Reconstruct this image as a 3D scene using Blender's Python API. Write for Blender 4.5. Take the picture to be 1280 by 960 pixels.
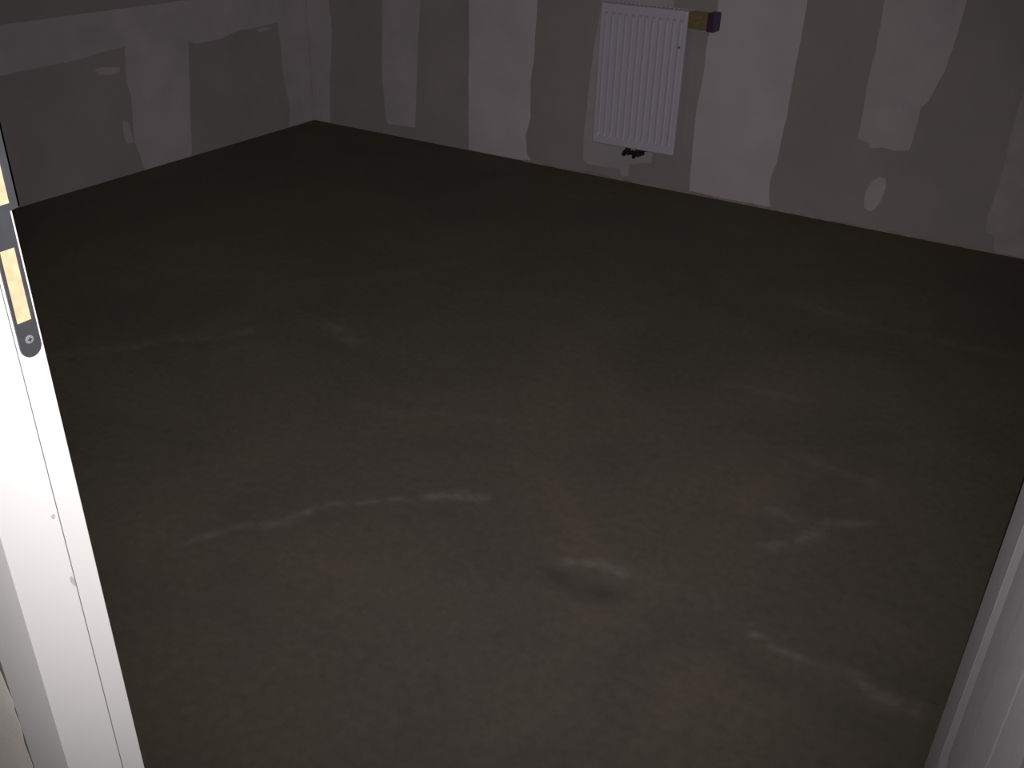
import bpy, bmesh, math, random
import numpy as np
from mathutils import Matrix, Vector, noise

for o in list(bpy.data.objects):
    bpy.data.objects.remove(o)
SC = bpy.context.scene
COL = SC.collection
random.seed(7)

# ------------------------------------------------------------------ camera
EYE = 1.335                                   # lens height above the screed
cam = bpy.data.cameras.new('camera')
cam.sensor_fit = 'HORIZONTAL'; cam.sensor_width = 36.0
cam.lens = 1194.0 / 1280.0 * 36.0
cam.clip_start = 0.01
camo = bpy.data.objects.new('camera', cam); COL.objects.link(camo)
ROT = Matrix(((0.85762358, -0.27075907, 0.43723143),
              (0.51359102, 0.40699409, -0.75536751),
              (0.02657200, 0.87237912, 0.48810716)))
camo.matrix_world = Matrix.Translation((0, 0, EYE)) @ ROT.to_4x4()
SC.camera = camo

# ------------------------------------------------------------------ world: night, a little stray light
world = bpy.data.worlds.new('night'); SC.world = world
world.use_nodes = True
bg = world.node_tree.nodes['Background']
bg.inputs['Color'].default_value = (0.95, 0.88, 0.80, 1)
bg.inputs['Strength'].default_value = 0.05

# ------------------------------------------------------------------ the phone's own flash, beside the lens
fl = bpy.data.lights.new('phone_flash', 'SPOT')
fl.energy = 113.0
fl.color = (1.0, 0.95, 0.965)
fl.spot_size = math.radians(93); fl.spot_blend = 1.0
fl.shadow_soft_size = 0.004
flo = bpy.data.objects.new('phone_flash', fl); COL.objects.link(flo)
flo.matrix_world = camo.matrix_world @ Matrix.Translation((0.009, 0.012, 0.0)) @ Matrix.Rotation(math.radians(7.5), 4, 'X')

vs = SC.view_settings
vs.view_transform = 'Standard'; vs.look = 'None'
vs.gamma = 1.0; vs.exposure = 0.0; vs.use_curve_mapping = False

# ------------------------------------------------------------------ materials
def mat(name, col, rough=0.8, var=0.0, scale=8.0, bump=0.0, bscale=60.0, metal=0.0, spec=0.3, var2=0.0, scale2=1.5, dr=0.6):
    m = bpy.data.materials.new(name); m.use_nodes = True
    nt = m.node_tree; N = nt.nodes; L = nt.links
    b = N['Principled BSDF']
    b.inputs['Roughness'].default_value = rough
    b.inputs['Metallic'].default_value = metal
    b.inputs['Diffuse Roughness'].default_value = dr
    b.inputs['Specular IOR Level'].default_value = spec
    geo = N.new('ShaderNodeNewGeometry')
    last = None
    def layer(prev, v, s):
        t = N.new('ShaderNodeTexNoise'); t.inputs['Scale'].default_value = s; t.inputs['Detail'].default_value = 5
        L.new(geo.outputs['Position'], t.inputs['Vector'])
        r = N.new('ShaderNodeMapRange'); r.inputs['From Min'].default_value = 0.3; r.inputs['From Max'].default_value = 0.7
        r.inputs['To Min'].default_value = 1 - v; r.inputs['To Max'].default_value = 1 + v
        L.new(t.outputs['Fac'], r.inputs['Value'])
        x = N.new('ShaderNodeVectorMath'); x.operation = 'SCALE'
        if prev is None: x.inputs[0].default_value = col
        else: L.new(prev, x.inputs[0])
        L.new(r.outputs['Result'], x.inputs['Scale'])
        return x.outputs['Vector']
    if var: last = layer(last, var, scale)
    if var2: last = layer(last, var2, scale2)
    if last is None: b.inputs['Base Color'].default_value = (*col, 1)
    else: L.new(last, b.inputs['Base Color'])
    if bump:
        t = N.new('ShaderNodeTexNoise'); t.inputs['Scale'].default_value = bscale; t.inputs['Detail'].default_value = 4
        L.new(geo.outputs['Position'], t.inputs['Vector'])
        bp = N.new('ShaderNodeBump'); bp.inputs['Strength'].default_value = bump; bp.inputs['Distance'].default_value = 0.002
        L.new(t.outputs['Fac'], bp.inputs['Height']); L.new(bp.outputs['Normal'], b.inputs['Normal'])
    return m

M_BOARD = mat('plasterboard', (0.385, 0.346, 0.342), 0.9, 0.05, 5, 0.15, 90, var2=0.07, scale2=1.3)
M_COMP = mat('joint_compound', (0.61, 0.555, 0.58), 0.85, 0.05, 7, 0.2, 40, var2=0.06, scale2=2.0)
M_COMP2 = mat('thin_joint_compound', (0.52, 0.474, 0.485), 0.85, 0.06, 9, 0.2, 40, var2=0.08, scale2=2.5)
M_COMP3 = mat('smeared_joint_compound', (0.475, 0.43, 0.435), 0.85, 0.08, 14, 0.2, 40)
M_WHITE = mat('white_lacquer', (0.80, 0.80, 0.78), 0.35, 0.015, 3, spec=0.4, dr=0.3)
M_RAD = mat('radiator_enamel', (0.64, 0.60, 0.67), 0.4, 0.02, 6, spec=0.4, dr=0.0)
M_RADIN = mat('radiator_inside', (0.35, 0.34, 0.37), 0.6)
M_BLACK = mat('black_plastic', (0.02, 0.019, 0.021), 0.5)
M_PLATE = mat('black_steel', (0.055, 0.057, 0.063), 0.35, 0.1, 60, metal=0.0, spec=0.5)
M_SCREW = mat('zinc_screw', (0.30, 0.30, 0.31), 0.4, metal=0.3)
M_WOOD = mat('raw_chipboard', (0.62, 0.48, 0.30), 0.8, 0.12, 120)
M_SEAL = mat('grey_seal', (0.16, 0.16, 0.16), 0.7)
M_HALL = mat('hall_plaster', (0.66, 0.63, 0.58), 0.9, 0.06, 25, 0.3, 120)
M_DOOR = mat('door_paint', (0.70, 0.71, 0.74), 0.5, 0.04, 30, spec=0.3, dr=0.06)
M_BRASS = mat('yellow_packaging', (0.25, 0.185, 0.09), 0.6, 0.25, 60)
M_VIOLET = mat('dark_violet_plastic', (0.075, 0.04, 0.085), 0.45)
M_EDGE = mat('edge_strip', (0.38, 0.32, 0.28), 0.9, 0.2, 18)

def floor_material():
    m = bpy.data.materials.new('raw_screed'); m.use_nodes = True
    nt = m.node_tree; N = nt.nodes; L = nt.links
    b = N['Principled BSDF']; b.inputs['Roughness'].default_value = 0.75; b.inputs['Specular IOR Level'].default_value = 0.25; b.inputs['Diffuse Roughness'].default_value = 1.0
    geo = N.new('ShaderNodeNewGeometry')
    def nz(scale, detail=5, rough=0.55, dist=0.0):
        t = N.new('ShaderNodeTexNoise'); t.inputs['Scale'].default_value = scale; t.inputs['Detail'].default_value = detail
        t.inputs['Roughness'].default_value = rough; t.inputs['Distortion'].default_value = dist
        L.new(geo.outputs['Position'], t.inputs['Vector']); return t.outputs['Fac']
    def ramp(src, a, c, lo, hi):
        r = N.new('ShaderNodeMapRange'); r.inputs['From Min'].default_value = a; r.inputs['From Max'].default_value = c
        r.inputs['To Min'].default_value = lo; r.inputs['To Max'].default_value = hi; L.new(src, r.inputs['Value']); return r.outputs['Result']
    def mix(fac, c1, c2):
        x = N.new('ShaderNodeMix'); x.data_type = 'RGBA'
        if isinstance(fac, float): x.inputs['Factor'].default_value = fac
        else: L.new(fac, x.inputs['Factor'])
        for s, c in ((6, c1), (7, c2)):
            if isinstance(c, tuple): x.inputs[s].default_value = (*c, 1)
            else: L.new(c, x.inputs[s])
        return x.outputs[2]
    c = mix(ramp(nz(1.6, 6, 0.6, 0.8), 0.35, 0.68, 0, 1), FLOOR_A, FLOOR_B)
    grain = ramp(nz(45, 4, 0.7), 0.3, 0.7, 0.88, 1.12)
    sc = N.new('ShaderNodeVectorMath'); sc.operation = 'SCALE'; L.new(c, sc.inputs[0]); L.new(grain, sc.inputs['Scale'])
    a = N.new('ShaderNodeAttribute'); a.attribute_name = 'stain'
    d = N.new('ShaderNodeAttribute'); d.attribute_name = 'damp'
    mul = N.new('ShaderNodeMath'); mul.operation = 'MULTIPLY'
    L.new(a.outputs['Fac'], mul.inputs[0]); L.new(ramp(nz(22, 5, 0.65), 0.35, 0.62, 0.05, 1), mul.inputs[1])
    c2 = mix(mul.outputs[0], sc.outputs['Vector'], FLOOR_S)
    mul2 = N.new('ShaderNodeMath'); mul2.operation = 'MULTIPLY'
    L.new(d.outputs['Fac'], mul2.inputs[0]); L.new(ramp(nz(15, 5, 0.65), 0.30, 0.60, 0.5, 1), mul2.inputs[1])
    c3 = mix(mul2.outputs[0], c2, FLOOR_D)
    L.new(c3, b.inputs['Base Color'])
    bp = N.new('ShaderNodeBump'); bp.inputs['Strength'].default_value = 0.2; bp.inputs['Distance'].default_value = 0.003
    L.new(nz(9, 6, 0.6), bp.inputs['Height']); L.new(bp.outputs['Normal'], b.inputs['Normal'])
    return m
FLOOR_A = (0.060, 0.053, 0.0425)
FLOOR_B = (0.078, 0.068, 0.049)
FLOOR_S = (0.155, 0.142, 0.124)
FLOOR_D = (0.040, 0.037, 0.031)
M_FLOOR = floor_material()

# ------------------------------------------------------------------ helpers
def link(name, bm, m, parent=None, smooth=False):
    me = bpy.data.meshes.new(name)
    bmesh.ops.recalc_face_normals(bm, faces=bm.faces)
    bm.to_mesh(me); bm.free()
    me.materials.append(m)
    if smooth:
        for p in me.polygons: p.use_smooth = True
    o = bpy.data.objects.new(name, me); COL.objects.link(o)
    if parent: o.parent = parent
    return o

def add_box(bm, x0, x1, y0, y1, z0, z1, bevel=0.0, seg=2):
    r = bmesh.ops.create_cube(bm, size=1.0)
    vs_ = r['verts']
    for v in vs_:
        v.co = Vector(((x0 + x1) / 2 + v.co.x * (x1 - x0), (y0 + y1) / 2 + v.co.y * (y1 - y0), (z0 + z1) / 2 + v.co.z * (z1 - z0)))
    if bevel:
        es = {e for v in vs_ for e in v.link_edges}
        bmesh.ops.bevel(bm, geom=list(es), offset=bevel, segments=seg, affect='EDGES', profile=0.5)

def box(name, m, parent, *a, bevel=0.0, seg=2):
    bm = bmesh.new(); add_box(bm, *a, bevel=bevel, seg=seg)
    return link(name, bm, m, parent)

def add_cyl(bm, c, axis, r, h, seg=24, r2=None):
    """cylinder or cone along an axis vector, centred at c"""
    q = Vector((0, 0, 1)).rotation_difference(Vector(axis).normalized()).to_matrix().to_4x4()
    bmesh.ops.create_cone(bm, cap_ends=True, segments=seg, radius1=r, radius2=r if r2 is None else r2, depth=h,
                          matrix=Matrix.Translation(c) @ q)

def structure(o, label=None):
    o['kind'] = 'structure'
    if label: o['label'] = label
    return o

def empty(name, loc=(0, 0, 0)):
    o = bpy.data.objects.new(name, None); COL.objects.link(o); o.location = loc; o.empty_display_size = 0.1
    return o

def ragged(pts, step=0.02, amp=0.004):
    """closed outline with its long edges broken up like knife-spread filler"""
    out = []
    n = len(pts)
    for i in range(n):
        a = Vector(pts[i]); b = Vector(pts[(i + 1) % n]); d = b - a
        k = max(1, int(d.length / step))
        nrm = Vector((-d.y, d.x)).normalized() if d.length > 0 else Vector((0, 0))
        for j in range(k):
            p = a + d * (j / k)
            s = noise.noise(Vector((p.x * 9, p.y * 9, 3.1))) * 0.8 + noise.noise(Vector((p.x * 40, p.y * 40, 7.7))) * 0.7
            out.append(p + nrm * amp * s)
    return out

def slab(name, pts, place, depth_vec, m, parent, amp=0.004, step=0.02, clamp=None):
    """thin spread of filler: outline in wall coordinates, laid on the wall with real thickness"""
    bm = bmesh.new()
    vs_ = []
    for p in ragged(pts, step, amp):
        u, z = p.x, p.y
        if clamp: u, z = clamp(u, z)
        vs_.append(bm.verts.new(place(u, z)))
    f = bm.faces.new(vs_)
    r = bmesh.ops.extrude_face_region(bm, geom=[f])
    for v in r['geom']:
        if isinstance(v, bmesh.types.BMVert): v.co += Vector(depth_vec)
    big = [g for g in bm.faces if len(g.verts) > 4]
    bm.normal_update(); bmesh.ops.triangulate(bm, faces=big)
    return link(name, bm, m, parent)

# ------------------------------------------------------------------ the room
XL, XR, YB = -3.6454, 0.30, 4.0268            # knee wall, right wall, gable wall
YH, YR = 0.3866, 0.455                        # hall face and room face of the door partition
KNEE, SLOPE = 0.70, math.tan(math.radians(55))
ZC = 2.50
XF = XL + (ZC - KNEE) / SLOPE                 # where the slope meets the flat ceiling
slope_z = lambda x: min(ZC, KNEE + (x - XL) * SLOPE)

# floor: a fine grid that carries the stain shapes
STREAKS = [  # points on the screed in metres, half width, strength: pale dust and laitance streaks
    ([(-1.42, 1.06), (-1.34, 1.19), (-1.28, 1.28), (-1.25, 1.34)], 0.020, 0.75),
    ([(-1.25, 1.34), (-1.18, 1.42), (-1.08, 1.50), (-0.96, 1.57)], 0.014, 0.65),
    ([(-1.09, 1.50), (-1.02, 1.55), (-0.96, 1.56)], 0.020, 0.95),
    ([(-0.69, 1.46), (-0.63, 1.49), (-0.58, 1.48)], 0.022, 0.95),
    ([(-0.38, 1.87), (-0.31, 1.87), (-0.24, 1.90), (-0.16, 1.96)], 0.018, 0.70),
    ([(-0.24, 1.90), (-0.27, 1.82), (-0.32, 1.74)], 0.026, 0.75),
    ([(-0.30, 1.48), (-0.24, 1.47), (-0.17, 1.46), (-0.11, 1.45)], 0.013, 0.95),
    ([(-0.10, 1.45), (-0.04, 1.42), (0.03, 1.43)], 0.028, 0.70),
    ([(-2.25, 1.66), (-2.13, 1.81), (-2.05, 1.94)], 0.035, 0.45),
    ([(-1.92, 2.06), (-1.83, 2.05), (-1.75, 2.03)], 0.045, 0.42),
    ([(-0.37, 2.17), (-0.28, 2.13), (-0.20, 2.14)], 0.035, 0.40),
    ([(-0.57, 1.48), (-0.46, 1.52), (-0.36, 1.50)], 0.016, 0.18),
    ([(-0.66, 3.10), (-0.26, 3.07), (0.00, 3.08)], 0.040, 0.35),
    ([(-0.69, 2.40), (-0.56, 2.43), (-0.45, 2.45)], 0.025, 0.32),
    ([(-2.40, 1.48), (-2.24, 1.65)], 0.035, 0.40),
    ([(-1.50, 1.72), (-1.30, 1.80), (-1.10, 1.90)], 0.030, 0.25),
]
DAMPS = [
    ([(-0.70, 1.40), (-0.64, 1.39), (-0.57, 1.42)], 0.045, 1.3),
    ([(-0.34, 1.40), (-0.20, 1.38), (-0.04, 1.34)], 0.050, 0.60),
    ([(-1.02, 1.47), (-1.14, 1.38), (-1.24, 1.27)], 0.050, 0.30),
    ([(-0.48, 1.80), (-0.36, 1.80)], 0.05, 0.35),
]
def build_floor():
    x0, x1, y0, y1 = XL - 0.10, 1.5, -1.0, YB + 0.10
    nx, ny = 290, 290
    xs = np.linspace(x0, x1, nx); ys = np.linspace(y0, y1, ny)
    gx, gy = np.meshgrid(xs, ys, indexing='ij')
    wob = np.empty((nx, ny)); wob2 = np.empty((nx, ny))
    for i, x in enumerate(xs):
        for j, y in enumerate(ys):
            wob[i, j] = noise.noise((x * 7, y * 7, 1.3)); wob2[i, j] = noise.noise((x * 7, y * 7, 9.2))
    px, py = gx + wob * 0.03, gy + wob2 * 0.03
    def field(strokes):
        out = np.zeros_like(gx)
        for pts, wd, st in strokes:
            dmin = np.full_like(gx, 1e9)
            for (ax, ay), (bx_, by_) in zip(pts[:-1], pts[1:]):
                dx, dy = bx_ - ax, by_ - ay
                t = np.clip(((px - ax) * dx + (py - ay) * dy) / (dx * dx + dy * dy), 0, 1)
                dmin = np.minimum(dmin, np.hypot(px - ax - t * dx, py - ay - t * dy))
            out = np.maximum(out, st * 0.62 * np.exp(-(dmin / (wd * 0.62)) ** 2))
        return out
    stain, damp = field(STREAKS), field(DAMPS)
    verts = np.stack([gx.ravel(), gy.ravel(), np.zeros(gx.size)], 1)
    idx = np.arange(nx * ny).reshape(nx, ny)
    faces = np.stack([idx[:-1, :-1].ravel(), idx[1:, :-1].ravel(), idx[1:, 1:].ravel(), idx[:-1, 1:].ravel()], 1)
    me = bpy.data.meshes.new('floor'); me.from_pydata(verts.tolist(), [], faces.tolist())
    for nm, f in (('stain', stain), ('damp', damp)):
        at = me.attributes.new(nm, 'FLOAT', 'POINT'); at.data.foreach_set('value', f.ravel().astype(np.float32))
    me.materials.append(M_FLOOR)
    o = bpy.data.objects.new('floor', me); COL.objects.link(o)
    structure(o, 'raw dark cement screed floor with pale dusty streaks')
build_floor()

# gable wall: its top follows the roof slope
def gable(y0, y1):
    bm = bmesh.new()
    pr = [(XL, 0), (XR, 0), (XR, ZC), (XF, ZC), (XL, KNEE)]
    a = [bm.verts.new((x, y0, z)) for x, z in pr]; b = [bm.verts.new((x, y1, z)) for x, z in pr]
    bm.faces.new(a); bm.faces.new(b[::-1])
    for i in range(5): bm.faces.new((a[i], a[(i + 1) % 5], b[(i + 1) % 5], b[i]))
    return bm
wall_back = structure(link('wall_back', gable(YB, YB + 0.1), M_BOARD), 'bare plasterboard gable wall striped with pale joint compound')
wall_left = structure(box('wall_left', M_BOARD, None, XL - 0.1, XL, YR, YB, 0, KNEE), 'low plasterboard knee wall with pale filled joints')
wall_right = structure(box('wall_right', M_BOARD, None, XR, XR + 0.1, YR, YB, 0, ZC))
def ceiling():
    bm = bmesh.new()
    pr = [(XL - 0.1, KNEE - 0.0), (XL, KNEE), (XF, ZC), (XR + 0.1, ZC), (XR + 0.1, ZC + 0.1), (XF - 0.05, ZC + 0.1), (XL - 0.1, KNEE + 0.1)]
    a = [bm.verts.new((x, YR, z)) for x, z in pr]; b = [bm.verts.new((x, YB + 0.1, z)) for x, z in pr]
    fs = [bm.faces.new(a), bm.faces.new(b[::-1])]
    n = len(pr)
    for i in range(n): bm.faces.new((a[i], a[(i + 1) % n], b[(i + 1) % n], b[i]))
    bm.normal_update(); bmesh.ops.triangulate(bm, faces=fs)
    return bm
structure(link('ceiling', ceiling(), M_BOARD), 'sloping plasterboard ceiling rising from the knee wall')

# door partition around the opening
OX0, OX1, OZ = -0.80, 0.13, 2.06
def partition():
    bm = bmesh.new()
    pr = [(XL, 0), (OX0, 0), (OX0, OZ), (OX1, OZ), (OX1, 0), (1.5, 0), (1.5, ZC), (XF, ZC), (XL, KNEE)]
    a = [bm.verts.new((x, YH, z)) for x, z in pr]; b = [bm.verts.new((x, YR, z)) for x, z in pr]
    fs = [bm.faces.new(a), bm.faces.new(b[::-1])]
    n = len(pr)
    for i in range(n): bm.faces.new((a[i], a[(i + 1) % n], b[(i + 1) % n], b[i]))
    bm.normal_update(); bmesh.ops.triangulate(bm, faces=fs)
    return bm
wall_front = structure(link('wall_front', partition(), M_HALL), 'plastered hall partition around the door opening')
# rough plaster edge stopping short of the door architrave
slab('plaster_edge', [(-0.8525, 0.0), (-0.8525, 2.14), (-1.30, 2.14), (-1.30, 0.0)], lambda u, z: (u, YH, z), (0, -0.0118, 0), M_HALL, wall_front,
     amp=0.0075, step=0.004, clamp=lambda u, z: (u, max(0.0, z)))

slab('plaster_edge', [(0.1815, 0.0), (0.1815, 2.14), (1.45, 2.14), (1.45, 0.0)], lambda u, z: (u, YH, z), (0, -0.0118, 0), M_HALL, wall_front,
     amp=0.003, step=0.01, clamp=lambda u, z: (u, max(0.0, z)))
box('dark_gap_strip', M_SEAL, wall_front, -0.8620, -0.8469, 0.3753, YH, 0.0, 2.10)  # solid dark strip; its colour stands in for the shade in the gap

# ------------------------------------------------------------------ joint compound on the gable wall
T = 0.0015
def cl_back(u, z):
    return max(XL + 0.002, min(XR, u)), max(0.002, min(z, slope_z(u) - 0.02))
def back(pts, m, amp=0.004):
    return slab('joint_compound', pts, lambda u, z: (u, YB, z), (0, -T, 0), m, wall_back, amp, clamp=cl_back)
back([(XL + .002, 0.002), (-3.531, 0.002), (-3.508, 0.275), (-3.479, 0.48), (-3.487, 0.636), (-3.48, 0.83), (XL + .002, 0.69)], M_COMP2)
back([(-3.15, 1.09), (-3.141, 0.666), (-3.159, 0.298), (-3.148, 0.091), (-3.134, 0.059), (-3.056, 0.059), (-2.958, 0.065), (-2.942, 0.282),
      (-2.926, 0.489), (-2.907, 0.687), (-2.91, 1.29)], M_COMP2)
back([(-2.62, 1.54), (-2.625, 0.712), (-2.627, 0.346), (-2.625, 0.002), (-2.256, 0.002), (-2.285, 0.043), (-2.297, 0.124), (-2.274, 0.219),
      (-2.28, 0.368), (-2.265, 0.515), (-2.258, 0.745), (-2.27, 1.84)], M_COMP)
back([(-1.93, 0.90), (-1.938, 0.764), (-1.959, 0.581), (-1.971, 0.419), (-1.981, 0.211), (-1.979, 0.064), (-1.956, 0.044), (-1.785, 0.051),
      (-1.774, 0.019), (-1.742, 0.025), (-1.743, 0.081), (-1.633, 0.104), (-1.631, 0.156), (-1.60, 0.19), (-1.60, 0.90)], M_COMP2, 0.003)
back([(-1.41, 2.45), (-1.408, 0.777), (-1.436, 0.674), (-1.434, 0.525), (-1.447, 0.372), (-1.445, 0.244), (-1.44, 0.086), (-1.434, 0.002),
      (-1.058, 0.002), (-1.076, 0.059), (-1.081, 0.133), (-1.064, 0.209), (-1.057, 0.38), (-1.054, 0.528), (-1.050, 0.673), (-1.049, 0.852), (-1.05, 2.45)], M_COMP)
back([(-0.76, 2.45), (-0.76, 0.878), (-0.756, 0.685), (-0.762, 0.554), (-0.755, 0.411), (-0.757, 0.356), (-0.713, 0.344), (-0.70, 0.323), (-0.652, 0.338),
      (-0.596, 0.334), (-0.555, 0.341), (-0.549, 0.411), (-0.544, 0.508), (-0.524, 0.538), (-0.497, 0.642), (-0.48, 0.776), (-0.475, 0.903), (-0.47, 2.45)], M_COMP2)
back([(-0.637, 0.22), (-0.617, 0.213), (-0.61, 0.181), (-0.619, 0.119), (-0.634, 0.082), (-0.654, 0.071), (-0.676, 0.084), (-0.682, 0.114),
      (-0.681, 0.155), (-0.664, 0.198)], M_COMP2, 0.002)
back([(-0.21, 2.45), (-0.211, 0.604), (-0.214, 0.566), (-0.212, 0.41), (-0.206, 0.269), (-0.215, 0.143), (-0.206, 0.076), (-0.169, 0.067), (-0.162, 0.026),
      (-0.147, 0.002), (0.12, 0.002), (0.10, 2.45)], M_COMP3)

# ------------------------------------------------------------------ joint compound on the knee wall
def cl_left(u, z):
    return max(YR + 0.01, min(YB - 0.002, u)), max(0.002, min(z, KNEE - 0.001))
def left(pts, m, amp=0.004):
    return slab('joint_compound', pts, lambda u, z: (XL, u, z), (T, 0, 0), m, wall_left, amp, clamp=cl_left)
left([(2.0, 0.51), (2.264, 0.516), (2.355, 0.52), (2.575, 0.525), (2.681, 0.532), (2.785, 0.543), (2.861, 0.546), (2.838, 0.398), (2.85, 0.348), (2.844, 0.279),
      (2.83, 0.146), (2.847, 0.076), (2.857, 0.002), (3.142, 0.002), (3.178, 0.279), (3.212, 0.52), (3.262, 0.503), (3.409, 0.509), (3.538, 0.53),
      (3.709, 0.532), (3.807, 0.536), (3.813, 0.403), (3.814, 0.278), (3.83, 0.165), (3.844, 0.083), (3.824, 0.002), (YB - .003, 0.002),
      (YB - .003, 0.698), (0.60, 0.698), (0.60, 0.51)], M_COMP2)
left([(2.69, 0.478), (2.738, 0.478), (2.814, 0.466), (2.815, 0.449), (2.772, 0.442), (2.708, 0.452)], M_COMP2, 0.002)
left([(2.784, 0.241), (2.816, 0.228), (2.822, 0.173), (2.824, 0.135), (2.785, 0.141), (2.776, 0.182)], M_COMP2, 0.002)
left([(3.646, 0.520), (3.709, 0.524), (3.747, 0.516), (3.728, 0.507), (3.671, 0.506)], M_COMP2, 0.002)

# crumbly edge where screed meets the gable wall
bm = bmesh.new()
xs = np.linspace(-2.30, 0.28, 130)
prev = None
for x in xs:
    h = 0.006 + 0.006 * (0.5 + noise.noise((x * 6, 0, 0))) + 0.003 * noise.noise((x * 40, 2, 0)); h = max(0.003, h * (1.0 if x < -1.0 else 0.6))
    ring = [bm.verts.new((x, YB - T - 0.0005, 0.0)), bm.verts.new((x, YB - T - 0.0005, h)), bm.verts.new((x, YB - 0.006, h * 0.8)), bm.verts.new((x, YB - 0.009, 0.0))]
    if prev:
        for i in range(4): bm.faces.new((prev[i], prev[(i + 1) % 4], ring[(i + 1) % 4], ring[i]))
    prev = ring
structure(link('trim_2', bm, M_EDGE), 'pale crumbly mortar edge along the foot of the gable wall')

# ------------------------------------------------------------------ door frame
frame = structure(empty('trim_1', (-0.35, 0.42, 0)), 'white door frame with black strike plate')
def fr(o):
    o.parent = frame; o.data.transform(Matrix.Translation((0.35, -0.42, 0))); return o
def sub(o, parent):
    o.parent = parent; o.data.transform(Matrix.Translation((0.35, -0.42, 0))); return o
JL, JR, HZ = -0.77, 0.10, 2.03
YA = 0.3746                                   # hall face of the architrave
def jamb_set(side):
    s = 1 if side < 0 else -1
    x = JL if side < 0 else JR
    X = lambda d: x - s * d                    # d metres into the wall
    def bx(name, m, d0, d1, y0, y1, z0=0.0, z1=HZ, bevel=0.0):
        a, b = sorted((X(d0), X(d1)))
        return fr(box(name, m, None, a, b, y0, y1, z0, z1, bevel=bevel))
    bx('lining', M_WHITE, 0.0, 0.030, YA + 0.002, 0.4345, bevel=0.0005)
    bx('seal', M_SEAL, 0.0025, 0.030, 0.4345, 0.4367)
    rb = bx('rebate_strip', M_WHITE, 0.010, 0.030, 0.4367, 0.4675, bevel=0.0012)
    bx('architrave', M_WHITE, 0.0001, 0.0767, YA, YA + 0.0125, 0, HZ + 0.0767, bevel=0.0005)
    bx('architrave', M_WHITE, 0.0130, 0.0867, YR, YR + 0.0120, 0, HZ + 0.0767, bevel=0.0015)
    return rb
jamb_set(-1); jamb_set(1)
fr(box('head_lining', M_WHITE, None, JL - 0.03, JR + 0.03, YA + 0.002, 0.4675, HZ, HZ + 0.03, bevel=0.001))
fr(box('architrave', M_WHITE, None, JL + 0.0005, JR - 0.0005, YA, YA + 0.0125, HZ + 0.0005, HZ + 0.0767, bevel=0.0015))
fr(box('architrave', M_WHITE, None, JL - 0.012, JR + 0.012, YR, YR + 0.0120, HZ + 0.013, HZ + 0.0767, bevel=0.0015))

# strike plate let into the rebate on the latch side: rounded ends, two openings, lip round the edge
def strike_plate():
    x0, x1 = -0.780, -0.7783
    yl, yr = 0.4432, 0.4645
    z0, z1 = 0.911, 1.168
    lz0, lz1, yl2 = 1.049, 1.128, 0.4745      # lip
    bm = bmesh.new()
    r = (yr - yl) / 2; yc = (yl + yr) / 2
    outer = []
    for k in range(13):                        # bottom half round
        a = math.pi + math.pi * k / 12
        outer.append((yc + r * math.cos(a), z0 + r + r * math.sin(a)))
    outer += [(yr, lz0), (yl2, lz0 + 0.002), (yl2, lz1 - 0.002), (yr, lz1)]
    for k in range(13):
        a = math.pi * k / 12
        outer.append((yc + r * math.cos(a), z1 - r + r * math.sin(a)))
    holes = [[(0.4462, 0.9465), (0.4612, 0.9465), (0.4608, 1.0168), (0.4466, 1.0168)],
             [(0.4462, 1.0556), (0.4664, 1.0556), (0.4664, 1.1000), (0.4462, 1.1000)]]
    loops = [outer] + holes
    edges = []
    for lp in loops:
        vv = [bm.verts.new((x0, y, z)) for y, z in lp]
        edges += [bm.edges.new((vv[i], vv[(i + 1) % len(vv)])) for i in range(len(vv))]
    bmesh.ops.triangle_fill(bm, use_beauty=True, use_dissolve=False, edges=edges)
    fs = list(bm.faces)
    for f in fs:                               # triangle_fill may bridge the openings: drop those faces
        c = f.calc_center_median()
        for (a, b_, c_, d) in holes:
            if min(a[0], d[0]) < c.y < max(b_[0], c_[0]) and a[1] < c.z < c_[1]:
                bm.faces.remove(f); break
    r_ = bmesh.ops.extrude_face_region(bm, geom=list(bm.faces))
    for v in r_['geom']:
        if isinstance(v, bmesh.types.BMVert): v.co.x = x1
    add_box(bm, -0.795, x1, yl2 - 0.0017, yl2, lz0 + 0.002, lz1 - 0.002)
    p = link('strike_plate', bm, M_PLATE)
    fr(p); p['label'] = 'black strike plate with rounded end and screw'
    for (a, b_, c_, d) in holes:
        o = sub(box('latch_opening', M_WOOD, None, -0.7802, -0.7794, min(a[0], d[0]) + .0004, max(b_[0], c_[0]) - .0004, a[1] + .0003, c_[1] - .0003), p)
        o['label'] = 'raw cream chipboard inside the opening'
    for z in (0.9290, 1.150):
        bm = bmesh.new()
        add_cyl(bm, (-0.7780, yc, z), (1, 0, 0), 0.0044, 0.0012, 20, 0.0036)
        s = sub(link('screw', bm, M_SCREW), p)
        bm = bmesh.new()
        add_box(bm, -0.77745, -0.77725, yc - .0022, yc + .0022, z - .0005, z + .0005); add_box(bm, -0.77745, -0.77725, yc - .0005, yc + .0005, z - .0022, z + .0022)
        sub(link('cross_slot', bm, M_BLACK), p)
strike_plate()
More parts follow.
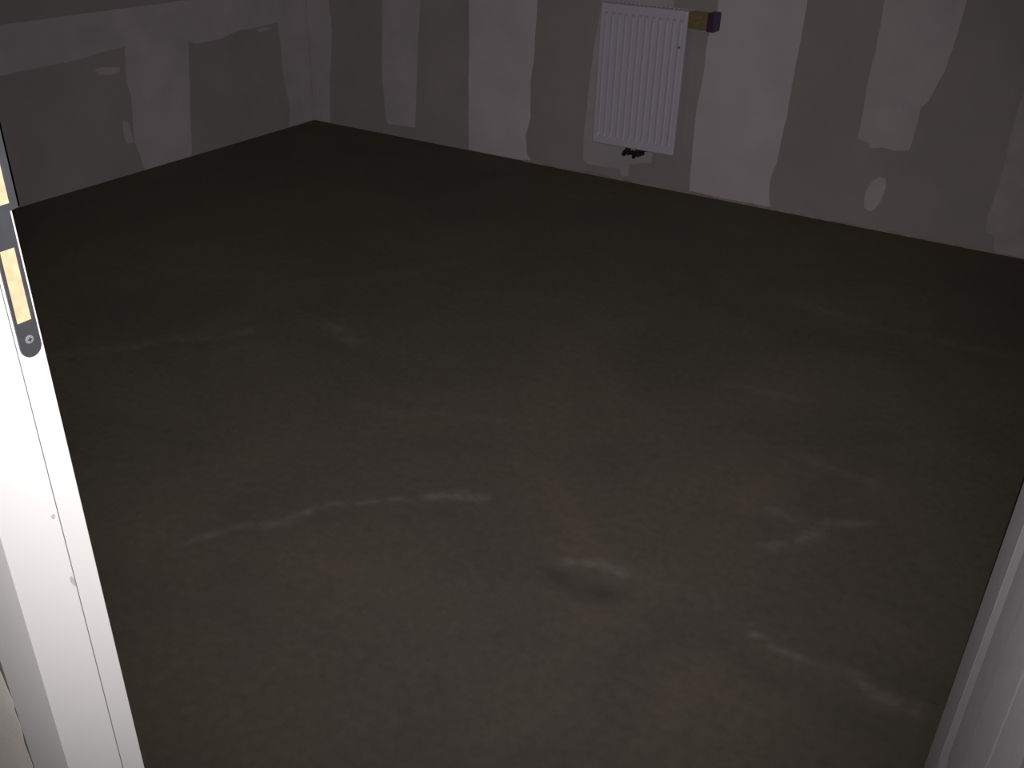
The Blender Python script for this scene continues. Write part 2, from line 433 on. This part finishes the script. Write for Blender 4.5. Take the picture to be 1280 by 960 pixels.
# scuffs on the lining
def scuff(y, z, ry, rz, tilt):
    bm = bmesh.new()
    pts = []
    for k in range(14):
        a = 2 * math.pi * k / 14; rr = 1 + 0.35 * noise.noise((math.cos(a) * 2, math.sin(a) * 2, z * 9))
        u, v = ry * rr * math.cos(a), rz * rr * math.sin(a)
        pts.append(bm.verts.new((JL, y + u * math.cos(tilt) - v * math.sin(tilt), z + u * math.sin(tilt) + v * math.cos(tilt))))
    f = bm.faces.new(pts)
    r = bmesh.ops.extrude_face_region(bm, geom=[f])
    for v in r['geom']:
        if isinstance(v, bmesh.types.BMVert): v.co.x += 0.0003
    fr(link('scuff_mark', bm, M_SCUFF))
M_SCUFF = mat('grey_scuff', (0.48, 0.47, 0.45), 0.8)
scuff(0.4318, 0.660, 0.0022, 0.0075, 0.2)
scuff(0.4290, 0.745, 0.0020, 0.0030, 0.0)

# ------------------------------------------------------------------ open panel door, swung into the room on its right-hand hinges
door = structure(empty('door_1', (0.10, 0.469, 0.0)), 'painted panel door standing open into the room')
door.rotation_euler = (0, 0, math.atan2(0.0335, 0.835))
LW, LH, TH = 0.842, 2.015, 0.040              # leaf along +Y of the empty, face at x = 0, thickness towards +x
ST, RC = 0.172, 0.0046                        # stile width, panel recess
def stile(name, y0, y1, z0, z1): return box(name, M_DOOR, door, 0, TH, y0, y1, z0, z1, bevel=0.0015)
Z0 = 0.008
stile('stile', LW - ST, LW, Z0, LH); stile('stile', 0, 0.150, Z0, LH)
zs = [(Z0, 0.22), (0.90, 1.06), (LH - 0.15, LH)]
for a, b in zs: stile('rail', 0.150, LW - ST, a, b)
def panel(z0, z1):
    y0, y1 = 0.150, LW - ST
    bm = bmesh.new()
    add = lambda i, d: [bm.verts.new((d, y, z)) for y, z in ((y0 + i, z0 + i), (y1 - i, z0 + i), (y1 - i, z1 - i), (y0 + i, z1 - i))]
    for sgn in (0, 1):
        f = (lambda d: d) if not sgn else (lambda d: TH - d)
        rings = [add(0, f(0.0002)), add(0.040, f(RC)), add(0.172, f(RC)), add(0.180, f(RC - 0.0006))]
        for a, b in zip(rings[:-1], rings[1:]):
            for i in range(4): bm.faces.new((a[i], a[(i + 1) % 4], b[(i + 1) % 4], b[i]))
        bm.faces.new(rings[-1])
    return link('panel', bm, M_DOOR, door)
panel(0.22, 0.90); panel(1.06, LH - 0.15)
for hz in (0.25, 1.75):                        # hinge knuckles on the pivot side
    bm = bmesh.new(); add_cyl(bm, (TH + 0.006, -0.004, hz), (0, 0, 1), 0.006, 0.09, 16)
    link('hinge', bm, M_SCREW, door)

# ------------------------------------------------------------------ panel radiator on the gable wall
RX0, RX1, RZ0, RZ1 = -1.902, -1.503, 0.175, 0.777
RYF, RYB = YB - 0.080, YB - 0.022
rad = empty('panel_radiator', ((RX0 + RX1) / 2, RYB, RZ0))
rad['label'] = 'white fluted panel radiator hung on the bare gable wall'
rad['category'] = 'radiator'
def rp(o, parent=None):
    o.parent = parent or rad; o.data.transform(Matrix.Translation(-rad.location)); return o
def front_panel():
    n = 12; W = RX1 - RX0; mx = 0.012
    pitch = (W - 2 * mx) / n
    prof = [(RX0 + 0.0, 0.006), (RX0 + 0.003, 0.0012), (RX0 + 0.006, 0.0)]
    for k in range(n):
        c = RX0 + mx + pitch * (k + 0.5)
        for dx, d in ((-0.0090, 0.0), (-0.0080, 0.0016), (-0.0040, 0.0145), (0.0040, 0.0145), (0.0080, 0.0016), (0.0090, 0.0)):
            prof.append((c + dx, d))
    prof += [(RX1 - 0.006, 0.0), (RX1 - 0.003, 0.0012), (RX1, 0.006)]
    rows = [(RZ0, 0.0, 0.006), (RZ0 + 0.003, 0.0, 0.0012), (RZ0 + 0.006, 0.0, 0), (RZ0 + 0.026, 0.0, 0), (RZ0 + 0.036, 0.7, 0), (RZ0 + 0.046, 1, 0),
            (RZ1 - 0.056, 1, 0), (RZ1 - 0.046, 0.7, 0), (RZ1 - 0.036, 0.0, 0), (RZ1 - 0.006, 0.0, 0), (RZ1 - 0.003, 0.0, 0.0012), (RZ1, 0.0, 0.006)]
    bm = bmesh.new(); grid = []
    m = len(prof)
    for z, g, e in rows:
        row = []
        for i, (x, d) in enumerate(prof):
            edge = i < 3 or i >= m - 3
            row.append(bm.verts.new((x, RYF + max(e, d if edge else d * g), z)))
        grid.append(row)
    for a, b in zip(grid[:-1], grid[1:]):
        for i in range(m - 1): bm.faces.new((a[i], a[i + 1], b[i + 1], b[i]))
    # rim folded back and a back sheet, so that the panel is a closed water plate
    loop = grid[0] + [r[-1] for r in grid[1:-1]] + grid[-1][::-1] + [r[0] for r in grid[1:-1]][::-1]
    bk = [bm.verts.new((v.co.x, RYF + 0.016, v.co.z)) for v in loop]
    for i in range(len(loop)):
        j = (i + 1) % len(loop); bm.faces.new((loop[i], loop[j], bk[j], bk[i]))
    bm.faces.new(bk)
    return rp(link('front_panel', bm, M_RAD))
front_panel()
for x in (RX0 + 0.002, RX1 - 0.0035):          # side covers
    rp(box('side_cover', M_RAD, None, x, x + 0.0015, RYF + 0.0165, RYB, RZ0 + 0.02, RZ1 - 0.002))
# top grille: rim and slats
bm = bmesh.new()
add_box(bm, RX0 + .004, RX1 - .004, RYF + .0165, RYF + .0205, RZ1 - .006, RZ1); add_box(bm, RX0 + .004, RX1 - .004, RYB - .004, RYB, RZ1 - .006, RZ1)
grille = rp(link('top_grille', bm, M_RAD))
for k in range(20):
    x = RX0 + 0.012 + k * (RX1 - RX0 - 0.024) / 19
    rp(box('slat', M_RAD, None, x - .0035, x + .0035, RYF + .0205, RYB - .004, RZ1 - .004, RZ1 - .001), grille)
# convector fins behind the plate
bm = bmesh.new()
for k in range(24):
    x = RX0 + 0.014 + k * (RX1 - RX0 - 0.028) / 23
    add_box(bm, x - .0004, x + .0004, RYF + .0165, RYB - .006, RZ0 + .04, RZ1 - .03)
cf = rp(link('convector_fins', bm, M_RADIN)); cf['kind'] = 'stuff'
for x in (RX0 + 0.08, RX1 - 0.08):             # wall brackets reach the wall
    rp(box('wall_bracket', M_RADIN, None, x - .012, x + .012, RYB - .008, YB - T, RZ0 + .06, RZ1 - .06))
bm = bmesh.new(); add_cyl(bm, (-1.527, RYF - 0.0015, 0.632), (0, 1, 0), 0.0045, 0.003, 12)
rp(link('vent_plug', bm, M_SEAL))
# thermostat insert still in its yellow cover, with a dark violet cap, on the upper right
yv = RYF + 0.034
zv = 0.742
bm = bmesh.new()
add_box(bm, RX1, RX1 + 0.083, yv - 0.031, yv + 0.031, zv - 0.033, zv + 0.031, bevel=0.006, seg=2)
add_box(bm, RX1 + 0.052, RX1 + 0.058, yv - 0.0325, yv + 0.0325, zv - 0.0345, zv + 0.0325, bevel=0.002)
th = rp(link('thermostat_cover', bm, M_BRASS)); th['label'] = 'yellowish-brown cover of the valve at the upper right'
bm = bmesh.new()
add_box(bm, RX1 + 0.083, RX1 + 0.119, yv - 0.034, yv + 0.034, zv - 0.038, zv + 0.036, bevel=0.005)
cp = rp(link('end_cap', bm, M_VIOLET), th); cp['label'] = 'dark violet cap'
# black connection valves under the radiator
yb = RYF + 0.020
xb = -1.702
bm = bmesh.new()
for dx in (-0.025, 0.025):
    add_cyl(bm, (xb + dx, yb, RZ0 - 0.006), (0, 0, 1), 0.0125, 0.026, 16)
    add_cyl(bm, (xb + dx, yb, RZ0 - 0.022), (0, 0, 1), 0.0155, 0.012, 6)
    add_cyl(bm, (xb + dx, yb + 0.030, RZ0 - 0.031), (0, 1, -0.10), 0.0085, 0.062, 14)
add_box(bm, xb - .040, xb + .034, yb - .012, yb + .012, RZ0 - .030, RZ0 - .014, bevel=0.003)
add_cyl(bm, (xb + 0.045, yb - 0.004, RZ0 - 0.010), (0.7, -0.2, 0.7), 0.0075, 0.040, 14)
add_cyl(bm, (xb - 0.040, yb - 0.004, RZ0 - 0.027), (0.2, -1, -0.3), 0.0095, 0.026, 14)
add_cyl(bm, (xb + 0.012, yb - 0.010, RZ0 - 0.031), (0.1, -1, -0.3), 0.0085, 0.022, 14)
rp(link('connection_valve', bm, M_BLACK))['label'] = 'black pipe valves under the radiator'
bm = bmesh.new(); add_cyl(bm, (-1.643, RYF + 0.030, RZ0 - 0.003), (0, 0, 1), 0.006, 0.012, 12)
rp(link('drain_plug', bm, M_BLACK))
